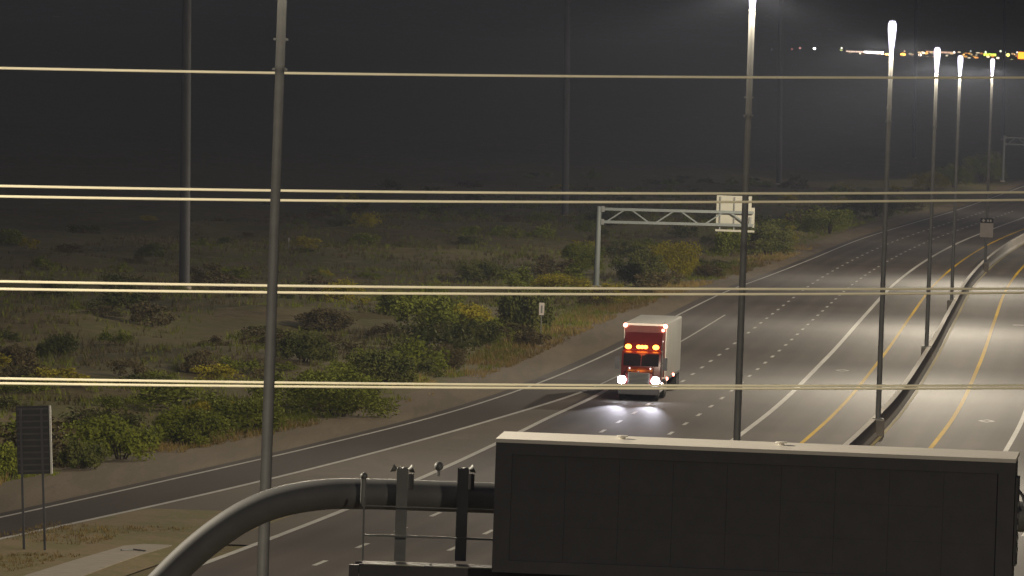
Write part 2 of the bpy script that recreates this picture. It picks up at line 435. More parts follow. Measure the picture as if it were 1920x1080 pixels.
street_lamp(9.15, 318, 1.0, 23.9, .15, .115, 'lamp post rising from behind the middle of the message sign', 18.4, 1.0)
pts = [(437, 22.6, 'third lamp post on the barrier, just right of the widest white line'),
       (555, 21.6, 'fourth lamp post on the barrier, first with its whole glowing top clear of the others'),
       (671, 21.35, 'lamp post on the barrier whose base stands next left of the sign post'),
       (809, 21.45, 'farthest lamp post on the barrier, carrying the white carpool sign')]
lx = {437: 20.25, 555: 28.9, 671: 36.9, 809: 47.75}
for d, top, lab in pts:
    street_lamp(lx[d], d, .95, top, .15, .11, lab, top - 5.0, 1.0)
# assumed lamp posts out of view, put there to light cables, sign and bend
street_lamp(-19.5, 136, 1.0, 24, .15, .11, 'assumed lamp post of the same row, unseen left of the view', None, .5)
street_lamp(26, 60, .3, 24, .15, .11, 'unseen lamp post added on the right verge to light the message sign', None, .38, 'street lamps outside the view')  # added out of view to brighten the sign face
for d_, w_ in ((960, 'nearest'), (1180, 'middle'), (1420, 'farthest')):
    street_lamp(float(S(d_)) + 37, d_, .3, 21.5, .15, .11, w_ + ' assumed lamp post on the far right verge outside the view', None, 1.0, 'street lamps outside the view')

# carpool sign on the farthest post
cs = empty('carpool_sign', (47.75, 808.75, 0), 0, 'white carpool sign with black header on the farthest lamp post', 'road sign')
p0 = at(1849, 445, 808.7).z; p1 = at(1849, 409, 808.7).z
b = MB(); b.box(-.66,.66,-.05,-.02,p0,p1-.5); b.build('sign_panel', M_SIGNW, cs)
b = MB(); b.box(-.66,.66,-.056,-.02,p1-.5,p1); b.build('sign_header', M_BLACK, cs)
b = MB()
for cx_, w in ((-.34,.17),): b.add([(cx_-w,-.06,p1-.25),(cx_,-.06,p1-.42),(cx_+w,-.06,p1-.25),(cx_,-.06,p1-.08)], [(0,1,2,3)])
b.box(.02,.20,-.062,-.057,p1-.36,p1-.14); b.box(.30,.46,-.062,-.057,p1-.36,p1-.14)
b.build('header_marks', M_WHITE, cs)
b = MB(); b.box(-.5,.5,-.02,.0,p0+.2,p0+.28); b.box(-.5,.5,-.02,.0,p1-.3,p1-.22); b.build('sign_bracket', M_GALVD, cs)

# ------------------------------------------------------------------ power cables
def cable(name, pts, Y0, Y1, r, label):
    xs = np.array([p[0] for p in pts], float); ys = np.array([p[1] for p in pts], float)
    co = np.polyfit(xs, ys, 2)                               # shallow sag
    P = []
    for x in np.linspace(-900, 2900, 60):
        Y = Y0 + (Y1 - Y0) * x / 1920
        P.append(at(x, np.polyval(co, x), Y))
    b = MB(); b.tube(P, r, 8)
    return tag(b.build(name, M_CABLE, None, True), label, 'power cable', 'power cables crossing the freeway')
cable('power_cable', [(0,127.5),(530,136.5),(640,139),(1280,144),(1920,145.5)], 236, 262, .041, 'topmost power cable, a single line above all the paired ones')
cable('power_cable', [(0,348.5),(520,357.5),(1280,362.5),(1920,360.5)], 236, 262, .041, 'upper cable of the highest pair')
cable('power_cable', [(0,368),(530,376),(1280,378.5),(1920,375)], 236, 262, .041, 'lower cable of the highest pair')
cable('power_cable', [(0,527.5),(500,535.5),(1280,541.5),(1920,541)], 236, 262, .041, 'upper cable of the middle pair')
cable('power_cable', [(0,541.5),(500,548.5),(1280,551.5),(1920,549)], 236, 262, .041, 'lower cable of the middle pair')
cable('power_cable', [(0,709.5),(500,717),(1280,722.8),(1920,722.5)], 236, 262, .039, 'upper cable of the lowest pair, crossing the truck bumper')
cable('power_cable', [(0,718.5),(500,724.5),(1280,728.3),(1920,728)], 236, 262, .039, 'lower cable of the lowest pair, just under the truck headlights')

# ------------------------------------------------------------------ transmission poles beyond the desert
def monopole(px, py, Y, x, lean, label):
    t = empty('transmission_pole', (x, Y, float(ground_z(x, Y)) - .3), 0, label, 'utility pole', 'steel transmission poles in the desert')
    t.rotation_euler = (0, lean, 0)
    b = MB(); b.tube([(0,0,0), (0,0,14), (0,0,28), (0,0,43)], [.46,.42,.36,.27], 14); b.build('shaft', M_WEATH, t, True)
    b = MB(); b.tube([(0,0,0),(0,0,.5)], .62, 12); b.build('footing', M_CONC, t)
    for zz in (37.5, 39.8, 42.0):
        a = MB(); a.bar((-2.6,0,zz+.5), (2.6,0,zz+.5), .18)
        ar = a.build('cross_arm', M_WEATH, t)
        for s in (-1, 1):
            i = MB(); i.tube([(s*2.5,0,zz+.4), (s*2.5,0,zz-.7)], [.10,.09], 8); i.build('insulator', M_GALVD, ar)
LEAN = math.radians(-1.4)
monopole(345, 535, 669, -27.4, LEAN, 'left-most and nearest pale steel pole rising from the dark desert')
monopole(1060, 408, 1012, 6.4, LEAN, 'pale steel pole left of the sign truss post')
monopole(1460, 345, 1366, 44.9, LEAN, 'pale steel pole right of the tall lamp post that stands behind the message sign')
monopole(1712, 302, 1788, 88.8, LEAN, 'slim pale steel pole between the lamp posts with glowing tops')
monopole(1866, 268, 2200, 133.5, LEAN, 'faintest and farthest steel pole beside the right-most glowing lamp')

# ------------------------------------------------------------------ overhead message sign and its arm
VD = 125.0
tl = at(932, 822, VD); bl = at(925, 1071, VD)
PSI = math.radians(6.0)
VW = 8.10; VH = tl.z - bl.z; VDEP = 1.15
vs_ = empty('message_sign', (tl.x, VD, bl.z), -PSI, 'large black unlit electronic message sign with a pale top in the foreground', 'message sign')
b = MB(); b.box(0, VW, 0.02, VDEP, 0, VH-.03); b.build('cabinet', M_DARK, vs_, bevel=.015)
b = MB()
fr = .085
b.box(-.01, .25, -.03, .025, -.01, VH-.06); b.box(VW-.25, VW+.01, -.03, .025, -.01, VH-.06)
b.box(.25, VW-.25, -.03, .025, VH-.24, VH-.06); b.box(.25, VW-.25, -.03, .025, -.01, .18)
b.build('face_frame', M_DARK, vs_)
npan = 9; pw = (VW-.5)/npan
for i in range(npan):
    for j in range(3):
        ph = (VH-.42)/3
        q = MB(); q.box(.25+i*pw+.002, .25+(i+1)*pw-.002, .012, .021, .18+j*ph+.002, .18+(j+1)*ph-.002)
        q.build('display_panel', M_FACE, vs_)
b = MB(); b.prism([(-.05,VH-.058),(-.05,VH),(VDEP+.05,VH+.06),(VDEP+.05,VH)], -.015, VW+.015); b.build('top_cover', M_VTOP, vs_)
for xx in (1.9, 4.4):
    q = MB(); q.tube([(xx,.75,VH+.03),(xx,.75,VH+.075)], .05, 8); q.tube([(xx,.75,VH+.07),(xx,.75,VH+.09)], .09, 8); q.build('lifting_eye', M_VTOP, vs_)
b = MB(); b.box(VW+.012, VW+.05, .25, VDEP-.2, .4, VH-.3); b.build('access_door', M_DARK, vs_)
for k in range(5):
    q = MB(); q.box(VW+.05, VW+.065, .4, VDEP-.4, .6+k*.18, .68+k*.18); q.build('vent_slat', M_GALVD, vs_)

arm = empty('sign_arm', (0, 127.3, 0), 0, 'curved grey tubular arm with walkway holding the message sign', 'sign support')
def A_(px, py, Y=127.3):
    p = at(px, py, Y); return Vector((p.x, p.y - 127.3, p.z))
ctr = [(232,2200),(232,1330),(240,1240),(258,1175),(284,1118),(320,1077),(362,1037),(408,1000),(458,968),(515,944),(590,929),(680,926),(930,934),(1500,953),(2050,974)]
P = [A_(*c) for c in ctr]
P[0] = Vector((P[1].x, 0, 0))
# smooth the path
def catmull(P, n=5):
    out = []
    for i in range(len(P)-1):
        p0 = P[max(i-1,0)]; p1 = P[i]; p2 = P[i+1]; p3 = P[min(i+2,len(P)-1)]
        for k in range(n):
            t = k/n
            out.append(.5*((2*p1)+(p2-p0)*t+(2*p0-5*p1+4*p2-p3)*t*t+(3*p1-p0-3*p2+p3)*t**3))
    return out + [P[-1]]
PP = [P[0]] + catmull(P[1:], 5)
M_ARM = mat('arm_grey_steel', (.17,.172,.170), .62, .1, .12, 1.6)
b = MB(); b.tube(PP, [.30]+[.245]*(len(PP)-1), 24); b.build('curved_tube', M_ARM, arm, True)
b = MB(); b.tube([(P[0].x,0,0),(P[0].x,0,.06)], .5, 16); b.build('base_plate', M_GALVD, arm)
def hanger(px, py0, py1, wpx, dp=.34):
    t_ = A_(px, py0, 126.75); w = wpx/118
    z1 = t_.z; z0 = A_(px, py1, 126.75).z
    h = MB(); x = t_.x; y = t_.y
    h.box(x-w/2, x+w/2, y-.02, y+.0, z0, z1); h.box(x-.012, x+.012, y, y+dp-.06, z0, z1); h.box(x-w/2, x+w/2, y+dp-.06, y+dp-.04, z0, z1)
    o = h.build('hanger_beam', M_GALVD, arm)
    return x, y, z0, z1
for px in (755, 869):
    x, y, z0, z1 = hanger(px, 878, 1052, 21)
    for s in (-1, 1):
        k = MB(); k.tube([(x+s*.10, y+.05, z1-.03), (x+s*.17, y+.05, z1+.0)], [.03,.075], 8)
        if not (px == 869 and s == -1): k.build('clamp_knob', M_GALVD, arm, True)
    u = MB(); u.tube([(x+.13, y+.34, z1-.35), (x+.13, y+.34, z1-.10)], .05, 8); u.build('u_bolt', M_DARK, arm)
k = MB(); q = A_(822, 893, 126.9); k.tube([q, q+Vector((0,0,.12))], .025, 8); k.ball((q.x, q.y, q.z+.16), .075); k.build('sensor_head', M_GALVD, arm, True)
k = MB(); q = A_(682, 902, 126.9); k.tube([q+Vector((0,0,-.4)), q+Vector((0,0,.06))], .045, 8); k.ball((q.x, q.y, q.z+.08), .06); k.build('end_post', M_GALVD, arm, True)
k = MB(); k.bar(A_(683, 930, 126.4), A_(680, 1052, 126.4), .03); k.build('rail_post', M_GALVD, arm)
k = MB(); k.bar(A_(681, 1003, 126.4), A_(960, 1013, 126.4), .035); k.build('hand_rail', M_GALVD, arm)
k = MB(); k.bar(A_(681, 948, 126.4), A_(960, 957, 126.4), .018); k.build('hand_rail', M_GALVD, arm)
# walkway: gratings, front beam, brackets
z1 = A_(676, 1057, 125.9).z
x0 = A_(676, 1057, 125.9).x
k = MB(); k.box(x0-.02, x0+10.2, -1.40, -1.30, z1-.30, z1+.0); k.build('walkway_beam', M_DARK, arm)
k = MB(); k.box(x0-.1, x0+10.2, -.50, -.42, z1-.22, z1-.02); k.build('walkway_beam', M_DARK, arm)
for i in range(9):
    q = MB(); a0 = x0 + i*1.1
    for j in range(10): q.box(a0+.02, a0+1.08, -1.28+j*.078, -1.25+j*.078, z1-.06, z1-.005)
    for j in range(3): q.box(a0+.05+j*.48, a0+.08+j*.48, -1.29, -.51, z1-.07, z1-.058)
    q.build('grating', M_GALV, arm)
for i in range(9):
    q = MB(); a0 = x0 + i*1.1; q.box(a0+.05, a0+1.0, -1.425, -1.405, z1-.012, z1+.008); q.build('toe_strip', M_SIGNBK, arm)
k = MB()
k.prism([(-1.42,z1-.28),(-1.42,z1-.02),(-1.2,z1-.02),(-1.2,z1-.28)], x0-.18, x0-.03); k.build('end_bracket', M_DARK, arm)
k = MB()
q = [A_(1893, 925, 126.8), A_(1899, 918, 126.8), A_(1908, 919, 126.8), A_(1916, 927, 126.8), A_(1921, 940, 126.8), A_(1924, 956, 126.8)]
k.tube(catmull(q, 3), .028, 8); k.build('conduit_loop', M_DARK, arm, True)
k = MB(); q = A_(1893, 1051, 126); k.ball(q, .02); k.build('indicator_light', glow('small_red_light', (1,.15,.08), 5), arm)

# ------------------------------------------------------------------ truss sign structures over the road edge
def truss_sign(base, top_z, length, psi, label, zc, chord_h, rise, arch=True, group=None):
    t = empty('truss_sign_structure', (base[0], base[1], 0), psi, label, 'sign structure')
    b = MB(); b.tube([(0,0,-.1),(0,0,top_z)], [.26,.22], 14); b.build('post', M_TRUSS, t, True)
    b = MB(); b.box(-.45,.45,-.45,.45,-.08,.12); b.build('footing', M_CONC, t)
    lo = lambda x: zc + rise*x
    b = MB(); b.bar((.25,0,lo(.25)), (length,0,lo(length)), .22, .24); b.build('bottom_chord', M_TRUSS, t)
    b = MB(); b.bar((.25,0,lo(.25)+chord_h), (length,0,lo(length)+chord_h), .22, .24); b.build('top_chord', M_TRUSS, t)
    n = max(3, int(length/3.6)); w = (length-.6)/n
    for i in range(n):
        xa = .4+i*w
        for x1_, x2_, u1, u2 in ((xa+w*.08, xa+w*.42, 0, 1), (xa+w*.58, xa+w*.92, 1, 0)):
            q = MB(); q.bar((x1_,0,lo(x1_)+u1*(chord_h-.12)+.06), (x2_,0,lo(x2_)+u2*(chord_h-.12)+.06), .10, .12); q.build('diagonal_brace', M_TRUSS, t)
    for xx in (.25,):
        q = MB(); q.box(xx-.05, xx+.25, -.2, .2, lo(0)-.25, lo(0)+.25); q.box(xx-.05, xx+.25, -.2, .2, lo(0)+chord_h-.25, lo(0)+chord_h+.25); q.build('chord_flange', M_GALVD, t)
    return t
gb = gp(1118, 538)
s1 = at(1125, 390, gb.y); zlo = at(1135, 416, gb.y).z; zhi = at(1135, 392, gb.y).z
gL = at(1413, 400, gb.y).x - gb.x
truss_sign(gb, s1.z+.15, gL, 0, 'pale steel truss arm on one post left of the truck lanes', zlo, zhi-zlo, .010)
sg = empty('highway_sign', (at(1342, 430, gb.y).x, gb.y, 0), 0, 'back of a pale highway sign hung on the end of the near truss', 'road sign')
za, zb = at(1342, 432, gb.y).z, at(1342, 366, gb.y).z
sx_ = 3.35
b = MB(); b.box(0, sx_-.25, .28, .33, za+.35, zb); b.build('sign_panel', M_SIGNBK, sg)
b = MB(); b.box(sx_-.25, sx_+.05, .28, .33, za+.35, zb-1.0); b.build('side_panel', M_SIGNBK, sg)
for xx in (.35, 1.6, 2.55):
    q = MB(); q.box(xx-.05, xx+.05, .14, .28, za, zb-.1); q.build('sign_rib', M_GALV, sg)
q = MB(); q.box(sx_-.42, sx_-.22, .12, .27, za+.5, za+1.3); q.build('junction_box', M_GALVD, sg)
q = MB(); q.box(-.05, sx_+.05, -.45, .28, za, za+.06); q.build('walkway_grating', M_SIGNBK, sg)
q = MB(); q.box(-.05, sx_+.05, -.5, -.45, za-.06, za+.12); q.build('light_bar', M_SIGNBK, sg)
g2 = gp(1880, 340)
truss_sign(g2, 8.6, 24, -.09, 'distant truss sign structure at the right edge where the road bends away', 7.0, 1.25, .0)

# ------------------------------------------------------------------ gore sign, marker, delineators
gs = empty('exit_sign', (gp(45,1030).x, gp(45,1030).y, 0), 0, 'dark back of a two-post roadside sign at the ramp gore', 'road sign')
gs.rotation_euler = (0, -math.radians(3.4), 0)
b = MB(); zt = at(40,762,314).z; zbm = at(40,890,314).z
rz = math.radians(22)
for px_ in (0, .82):
    q = MB(); q.box(px_-.045, px_+.045, -.06, .06, -.1, zt-.1); q.build('post', M_DARK, gs)
M_DIM = mat('unlit_dark_back', (.035,.035,.036), .7)  # shade of the unlit sign back put into its dark colour
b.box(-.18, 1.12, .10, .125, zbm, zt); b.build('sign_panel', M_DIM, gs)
for i in range(11):
    zz = zbm + .12 + i*(zt-zbm-.24)/10
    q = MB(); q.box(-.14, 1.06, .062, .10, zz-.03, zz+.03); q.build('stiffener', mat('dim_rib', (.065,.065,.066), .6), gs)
q = MB(); q.box(1.13, 1.20, -.14, .13, zbm, zt); q.build('panel_edge', mat('lit_edge_aluminium', (.7,.7,.66), .5), gs)  # light along the edge put into its pale colour
mk = empty('marker_post', tuple(gp(1014, 627)), 0, 'small white marker panel on a thin post beside the dark roadside bush', 'road marker')
b = MB(); b.box(-.03,.03,-.03,.03,-.1,2.25); b.build('post', M_GALV, mk)
b = MB(); b.box(-.19,.19,-.05,-.032,1.4,2.3); b.build('marker_panel', M_SIGNW, mk)
b = MB(); b.box(-.06,.06,-.056,-.05,1.55,2.1); b.build('marker_digits', M_GALVD, mk)
for px_, py_, h, w, lab in ((1535, 413, .9, .18, 'tiny white delineator post on the shrubby bank by the far lanes'),
                         (541, 470, 1.0, .14, 'tiny grey post alone on the dark desert right of the nearest lamp post')):
    p = gp(px_, py_); d_ = empty('delineator', (p.x, p.y, float(ground_z(p.x, p.y))-.1), 0, lab, 'delineator post')
    q = MB(); q.box(-w/2, w/2, -.03, .03, 0, h+.1); q.build('post', M_SIGNW, d_)
    q = MB(); q.box(-w*.4, w*.4, -.045, -.03, h-.2, h+.05); q.build('reflector', M_WHITE, d_)

# ------------------------------------------------------------------ truck
M_RED = mat('dark_red_paint', (.10,.010,.009), .35, 0, .1, 2.0)
M_TRAIL = mat('trailer_aluminium', (.70,.68,.61), .5, 0, .05, .6)
M_CHROME = mat('chrome', (.55,.55,.56), .25, .9, .05)
M_GLASS = mat('dark_windscreen', (.012,.010,.012), .1, 0, .05)
M_TYRE = mat('tyre_rubber', (.02,.02,.02), .85)
M_RIM = mat('wheel_steel', (.4,.4,.4), .4, .6)
G_HEAD = glow('headlight_glow', (.90,.92,1.0), 60)
G_AMB = glow('amber_marker', (1,.27,.025), 16)
G_RED = glow('red_marker', (1,.22,.15), 14)
G_SM = glow('small_lamp', (1,.75,.7), 4)
tr = empty('semi_truck', (7.66, 472.0, .012), -.075, 'red semi truck with white box trailer and glaring headlights coming down the freeway', 'truck')
b = MB()
b.prism([(0,.95),(0,1.62),(.25,1.74),(1.75,1.95),(1.75,.95)], -.80, .80); b.build('hood', M_RED, tr, True, .10)
for s in (-1, 1):
    f = MB(); f.prism([(.05,.55),(.05,1.15),(.35,1.42),(1.1,1.45),(1.5,1.2),(1.75,.8),(1.45,.8),(1.2,1.08),(.6,1.1),(.4,.55)], s*.98-.22, s*.98+.22)
    fe = f.build('fender', M_RED, tr, True, .03)
b = MB(); b.prism([(1.75,.85),(1.75,1.95),(2.15,2.75),(2.35,2.86),(4.3,2.86),(4.3,.85)], -1.17, 1.17); cab = b.build('cab', M_RED, tr, True, .06)
b = MB()
for x0_, x1_ in ((-1.04,-.03),(.03,1.04)):
    b.add([(x0_,1.742,2.0),(x1_,1.742,2.0),(x1_,2.10,2.70),(x0_,2.10,2.70)], [(0,1,2,3)])
b2 = MB()
for x0_, x1_ in ((-1.04,-.03),(.03,1.04)):
    b2.add([(x0_,1.745,2.0),(x1_,1.745,2.0),(x1_,2.10,2.70),(x0_,2.10,2.70),(x0_,1.79,1.99),(x1_,1.79,1.99),(x1_,2.14,2.69),(x0_,2.14,2.69)],
           [(0,1,2,3),(0,4,5,1),(1,5,6,2),(2,6,7,3),(3,7,4,0)])
w_ = b2.build('windscreen', M_GLASS, tr); w_.location = (0, -.035, 0)
for s in (-1, 1):
    b = MB(); b.box(s*1.18-.012, s*1.18+.012, 2.35, 3.2, 1.95, 2.65); b.build('side_window', M_GLASS, tr)
    b = MB(); b.box(s*1.182-.012, s*1.182+.012, 2.28, 3.28, .95, 1.9); dr = b.build('door', M_RED, tr)
    b = MB(); b.box(s*1.20-.02, s*1.20+.02, 3.0, 3.18, 1.7, 1.76); b.build('handle', M_CHROME, dr)
b = MB(); b.prism([(2.45,2.865),(2.75,3.05),(4.3,3.92),(4.3,2.865)], -1.12, 1.12); b.build('roof_fairing', M_RED, tr, True, .06)
b = MB(); b.box(-1.2,1.2,-.22,.02,.36,.88); b.build('bumper', M_DARK, tr, True, .06)
b = MB(); b.box(-.58,.58,-.035,.0,.95,1.60); gr = b.build('grille', M_BLACK, tr)
for k in range(8):
    q = MB(); q.box(-.56,.56,-.055,-.036,.99+k*.077,1.02+k*.077); q.build('grille_bar', M_GALVD, gr)
q = MB(); q.box(-.64,.64,-.03,.004,1.605,1.66); q.box(-.645,-.585,-.03,.004,.95,1.6); q.box(.585,.645,-.03,.004,.95,1.6); q.build('grille_surround', M_GALVD, gr)
for s in (-1, 1):
    b = MB(); b.box(s*1.0-.24, s*1.0+.24, -.02, .12, 1.0, 1.42); hb = b.build('headlight', M_CHROME, tr, True, .03)
    q = MB(); q.ball((s*1.0, -.05, 1.21), .25, 1, .35, .95, 14, 8); q.build('lens', G_HEAD, hb, True)
    ld = bpy.data.lights.new('headlight_beam', 'SPOT'); ld.energy = 4800; ld.color = (.95,.94,1.0)
    ld.spot_size = math.radians(13); ld.spot_blend = .9; ld.shadow_soft_size = .12
    lo_ = bpy.data.objects.new('headlight_beam', ld); COL.objects.link(lo_); lo_.parent = tr
    lo_.location = (s*1.0, -.35, 1.21); ld.color = (.88,.86,1.0); lo_.rotation_euler = (math.radians(90-3.7), 0, math.pi)
    q = MB(); q.bar((s*1.17, 1.95, 2.2), (s*1.42, 1.9, 2.2), .05); q.box(s*1.42-.13, s*1.42+.13, 1.85, 1.98, 1.75, 2.5); q.build('mirror', M_DARK, tr)
for xx in (-.92, -.36, -.18, 0, .18, .36, .92):
    pass
for xx in (-.82, -.20, 0.0, .20, .82):
    q = MB(); big = .19 if abs(xx) > .5 else .14
    q.ball((xx, 2.36, 3.10), big, 1, .8, .75, 12, 8); q.build('roof_marker', G_AMB, tr, True)
b = MB(); b.bar((-.95,2.42,2.93),(.95,2.42,2.93),.05); b.build('marker_rail', M_RED, tr)
q = MB(); q.ball((-.02, -.05, 1.72), .05); q.build('hood_badge', M_CHROME, tr, True)
for s in (-1,1):
    q = MB(); q.ball((s*.62, 1.0, 1.88), .04); q.build('hood_marker', G_SM, tr)
ld = bpy.data.lights.new('marker_light', 'POINT'); ld.energy = 38; ld.color = (1,.16,.03); ld.shadow_soft_size = .3
ml = bpy.data.objects.new('marker_light', ld); COL.objects.link(ml); ml.parent = tr; ml.location = (0, 1.75, 3.4)
# trailer
b = MB(); b.box(-1.29,1.29,5.2,21.2,1.12,4.42); tb = b.build('trailer_box', M_TRAIL, tr, True, .10)
b = MB(); b.box(-1.22,1.22,5.17,5.21,1.25,4.28); b.build('trailer_front', mat('trailer_front_red_glow', (.13,.03,.022), .6), tb)  # red glow of the marker lamps put into the front wall colour
b = MB(); b.box(-1.305,1.305,5.5,21.1,1.02,1.14); b.build('trailer_rail', M_GALVD, tb)
for s in (-1, 1):
    q = MB(); q.ball((s*1.20, 5.12, 4.27), .13, 1, .7, 1); q.build('corner_marker', G_RED, tr, True)
q = MB(); q.ball((1.06, 5.12, 4.03), .09); q.build('corner_marker', G_RED, tr, True)
q = MB(); q.ball((1.06, 4.4, 3.40), .075); q.build('side_lamp', G_SM, tr, True)
for yy, m_ in ((6.2, G_RED), (13.0, G_RED)):
    q = MB(); q.ball((1.33, yy, 1.12), .12, .6, 1.3, .8); q.build('side_marker', m_, tr, True)
    q = MB(); q.ball((-1.33, yy, 1.12), .12, .6, 1.3, .8); q.build('side_marker', m_, tr, True)
b = MB(); b.box(-.45,.45,1.2,20.9,.72,.98); b.build('chassis', M_DARK, tr)
for s in (-1, 1):
    b = MB(); b.tube([(s*1.0,2.3,.72),(s*1.0,3.9,.72)], .32, 16); b.build('fuel_tank', M_CHROME, tr, True)
def wheel(x, y, w):
    o = MB(); o.tube([(x-w/2,y,.51),(x-w/2+.04,y,.51),(x+w/2-.04,y,.51),(x+w/2,y,.51)], [.44,.51,.51,.44], 20)
    wh = o.build('wheel', M_TYRE, tr, True)
    s = 1 if x > 0 else -1
    o = MB(); o.tube([(x+s*(w/2-.03),y,.51),(x+s*(w/2+.01),y,.51)], [.29,.24], 16); o.build('rim', M_RIM, wh, True)
for s in (-1, 1):
    wheel(s*1.02, .95, .30)
    for yy in (5.3, 6.6, 18.0, 19.3): wheel(s*.98, yy, .55)
for s in (-1, 1):
    q = MB(); q.box(s*1.0-.28, s*1.0+.28, 20.2, 20.23, .25, 1.0); q.build('mud_flap', M_TYRE, tr)

# ------------------------------------------------------------------ shrubs
def leaf_mat(name, a, c):
    m, nt, p = new_mat(name)
    tc = nt.nodes.new('ShaderNodeTexCoord'); nz = nt.nodes.new('ShaderNodeTexNoise'); nz.inputs['Scale'].default_value = 2.3
    nz.inputs['Detail'].default_value = 3
    nt.links.new(tc.outputs['Object'], nz.inputs['Vector'])
    rp = nt.nodes.new('ShaderNodeValToRGB'); rp.color_ramp.elements[0].position = .35; rp.color_ramp.elements[1].position = .68
    rp.color_ramp.elements[0].color = (*a, 1); rp.color_ramp.elements[1].color = (*c, 1)
    nt.links.new(nz.outputs['Fac'], rp.inputs['Fac']); nt.links.new(rp.outputs['Color'], p.inputs['Base Color'])
    p.inputs['Roughness'].default_value = .85; p.inputs['Specular IOR Level'].default_value = .2
    return m
LEAF = {'green': leaf_mat('creosote_leaf', (.125,.150,.020), (.225,.250,.034)),
        'dark': leaf_mat('dark_leaf', (.065,.078,.020), (.135,.140,.034)),
        'yellow': leaf_mat('yellow_green_leaf', (.25,.22,.020), (.42,.36,.032)),
        'brown': leaf_mat('dry_brush', (.095,.080,.036), (.165,.130,.060)),
        'straw': leaf_mat('straw', (.22,.16,.06), (.34,.25,.09))}
M_STEM = mat('shrub_stem', (.07,.052,.038), .9)
def foliage_mesh(kind, seed, n=900, clumps=16, flat=1.0, leaf=.036):
    r = np.random.default_rng(seed)
    cl = []
    for _ in range(clumps):
        a = r.uniform(0, 2*math.pi); rr = .74*math.sqrt(r.random()); zz = r.uniform(.22, .92) * (1 - .45*rr*rr)
        cl.append((rr*math.cos(a), rr*math.sin(a), zz, r.uniform(.15, .32)))
    vs = []; fs = []
    for i in range(n):
        c = cl[r.integers(len(cl))]
        d = r.normal(size=3); d /= np.linalg.norm(d); rad = c[3]*(r.random()**.45)*1.1
        p = np.array([c[0]+d[0]*rad, c[1]+d[1]*rad, max(.02, c[2]*flat+d[2]*rad*.8)])
        u = r.normal(size=3); u /= np.linalg.norm(u); v = np.cross(u, r.normal(size=3)); v /= (np.linalg.norm(v)+1e-6)
        s = r.uniform(.55, 1.3) * leaf
        k = len(vs); vs += [p-u*s*1.5, p+v*s*.8, p+u*s*1.5, p-v*s*.8]; fs.append((k, k+1, k+2, k+3))
    me = bpy.data.meshes.new('foliage'); me.from_pydata([tuple(map(float, v)) for v in vs], [], fs)
    me.materials.append(LEAF[kind]); return me
def stem_mesh(seed):
    r = random.Random(seed); b = MB()
    for i in range(7):
        a = r.uniform(0, 6.28); l = r.uniform(.3, .62)
        b.tube([(0.04*math.cos(a),.04*math.sin(a),-.08), (l*.45*math.cos(a), l*.45*math.sin(a), .32), (l*math.cos(a), l*math.sin(a), r.uniform(.5,.8))], [.022,.015,.006], 5)
    return b.mesh('stem', M_STEM)
FM = {k: [foliage_mesh(k, 100+i+17*j, 1500, 20) for i in range(4)] for j, k in enumerate(('green','dark','yellow','brown'))}
ST = [stem_mesh(i) for i in range(4)]
heroes = [
 (1268,518,96,72,'yellow','round yellow-green tree under the near truss sign'),
 (1328,520,56,28,'brown','low purplish-brown bush at the pavement edge right of the yellow-green tree'),
 (985,622,104,86,'dark','tall dark green bush just left of the white marker post'),
 (880,612,96,44,'yellow','brightest yellow bush left of the dark bush by the marker post'),
 (885,652,106,52,'dark','dark round bush in front of the brightest yellow bush'),
 (992,648,56,30,'brown','small brownish bush in front of the tall dark bush by the marker'),
 (632,782,220,96,'green','large bright green bush on the shoulder edge right of the nearest lamp post'),
 (465,812,150,78,'green','green bush right behind the foot of the nearest lamp post'),
 (345,836,170,74,'green','broad green bush in the roadside thicket left of the nearest lamp post'),
 (395,800,110,62,'yellow','yellowish bush topping the roadside thicket left of the nearest lamp post'),
 (225,862,170,86,'green','wide green bush right of the two-post sign back'),
 (150,880,90,60,'dark','dark bush close beside the right edge of the two-post sign'),
 (15,895,90,72,'green','green bush cut by the left picture edge'),
 (715,722,140,74,'dark','dark green bush up the bank from the large bright green one'),
 (1085,512,96,62,'green','green bush just left of the truss post'),
 (1045,548,130,40,'yellow','low yellowish scrub below the bush left of the truss post'),
 (1195,528,110,66,'dark','dark bush right of the truss post foot'),
 (905,528,120,44,'dark','dark low bush on the desert rise left of the truss'),
 (760,600,120,54,'green','green bush in mid desert, up left of the brightest yellow bush'),
 (1440,478,110,62,'dark','dark bush against the shoulder right of the hanging sign back'),
 (1555,438,120,52,'green','green bush on the bank near the tiny white delineator'),
 (1640,405,110,46,'dark','dark bush on the bank left of the third lamp post'),
 (1368,482,70,56,'green','green bush behind the hanging sign back'),
 (1845,338,90,56,'green','green bush left of the distant truss post'),
 (1790,352,80,44,'green','green bush next left of the one by the distant truss'),
 (1740,362,80,36,'yellow','yellow-green bush at the far bend of the shoulder'),
 (372,700,76,48,'brown','brown bush on the pale dirt patch left of the nearest lamp post'),
 (105,665,86,48,'dark','dark bush alone under the middle cable pair at far left'),
 (608,612,120,44,'brown','brown scrub right of the nearest lamp post below the middle cables'),
 (28,700,80,46,'brown','brown bush at the left picture edge above the lowest cables'),
 (570,690,120,60,'dark','dark green bush right of the nearest lamp post above the lowest cables'),
 (830,690,90,46,'brown','brown bush on the bank below the dark round bush'),
 (1130,430,70,34,'dark','dim bush beneath the left end of the truss'),
]
taken = []
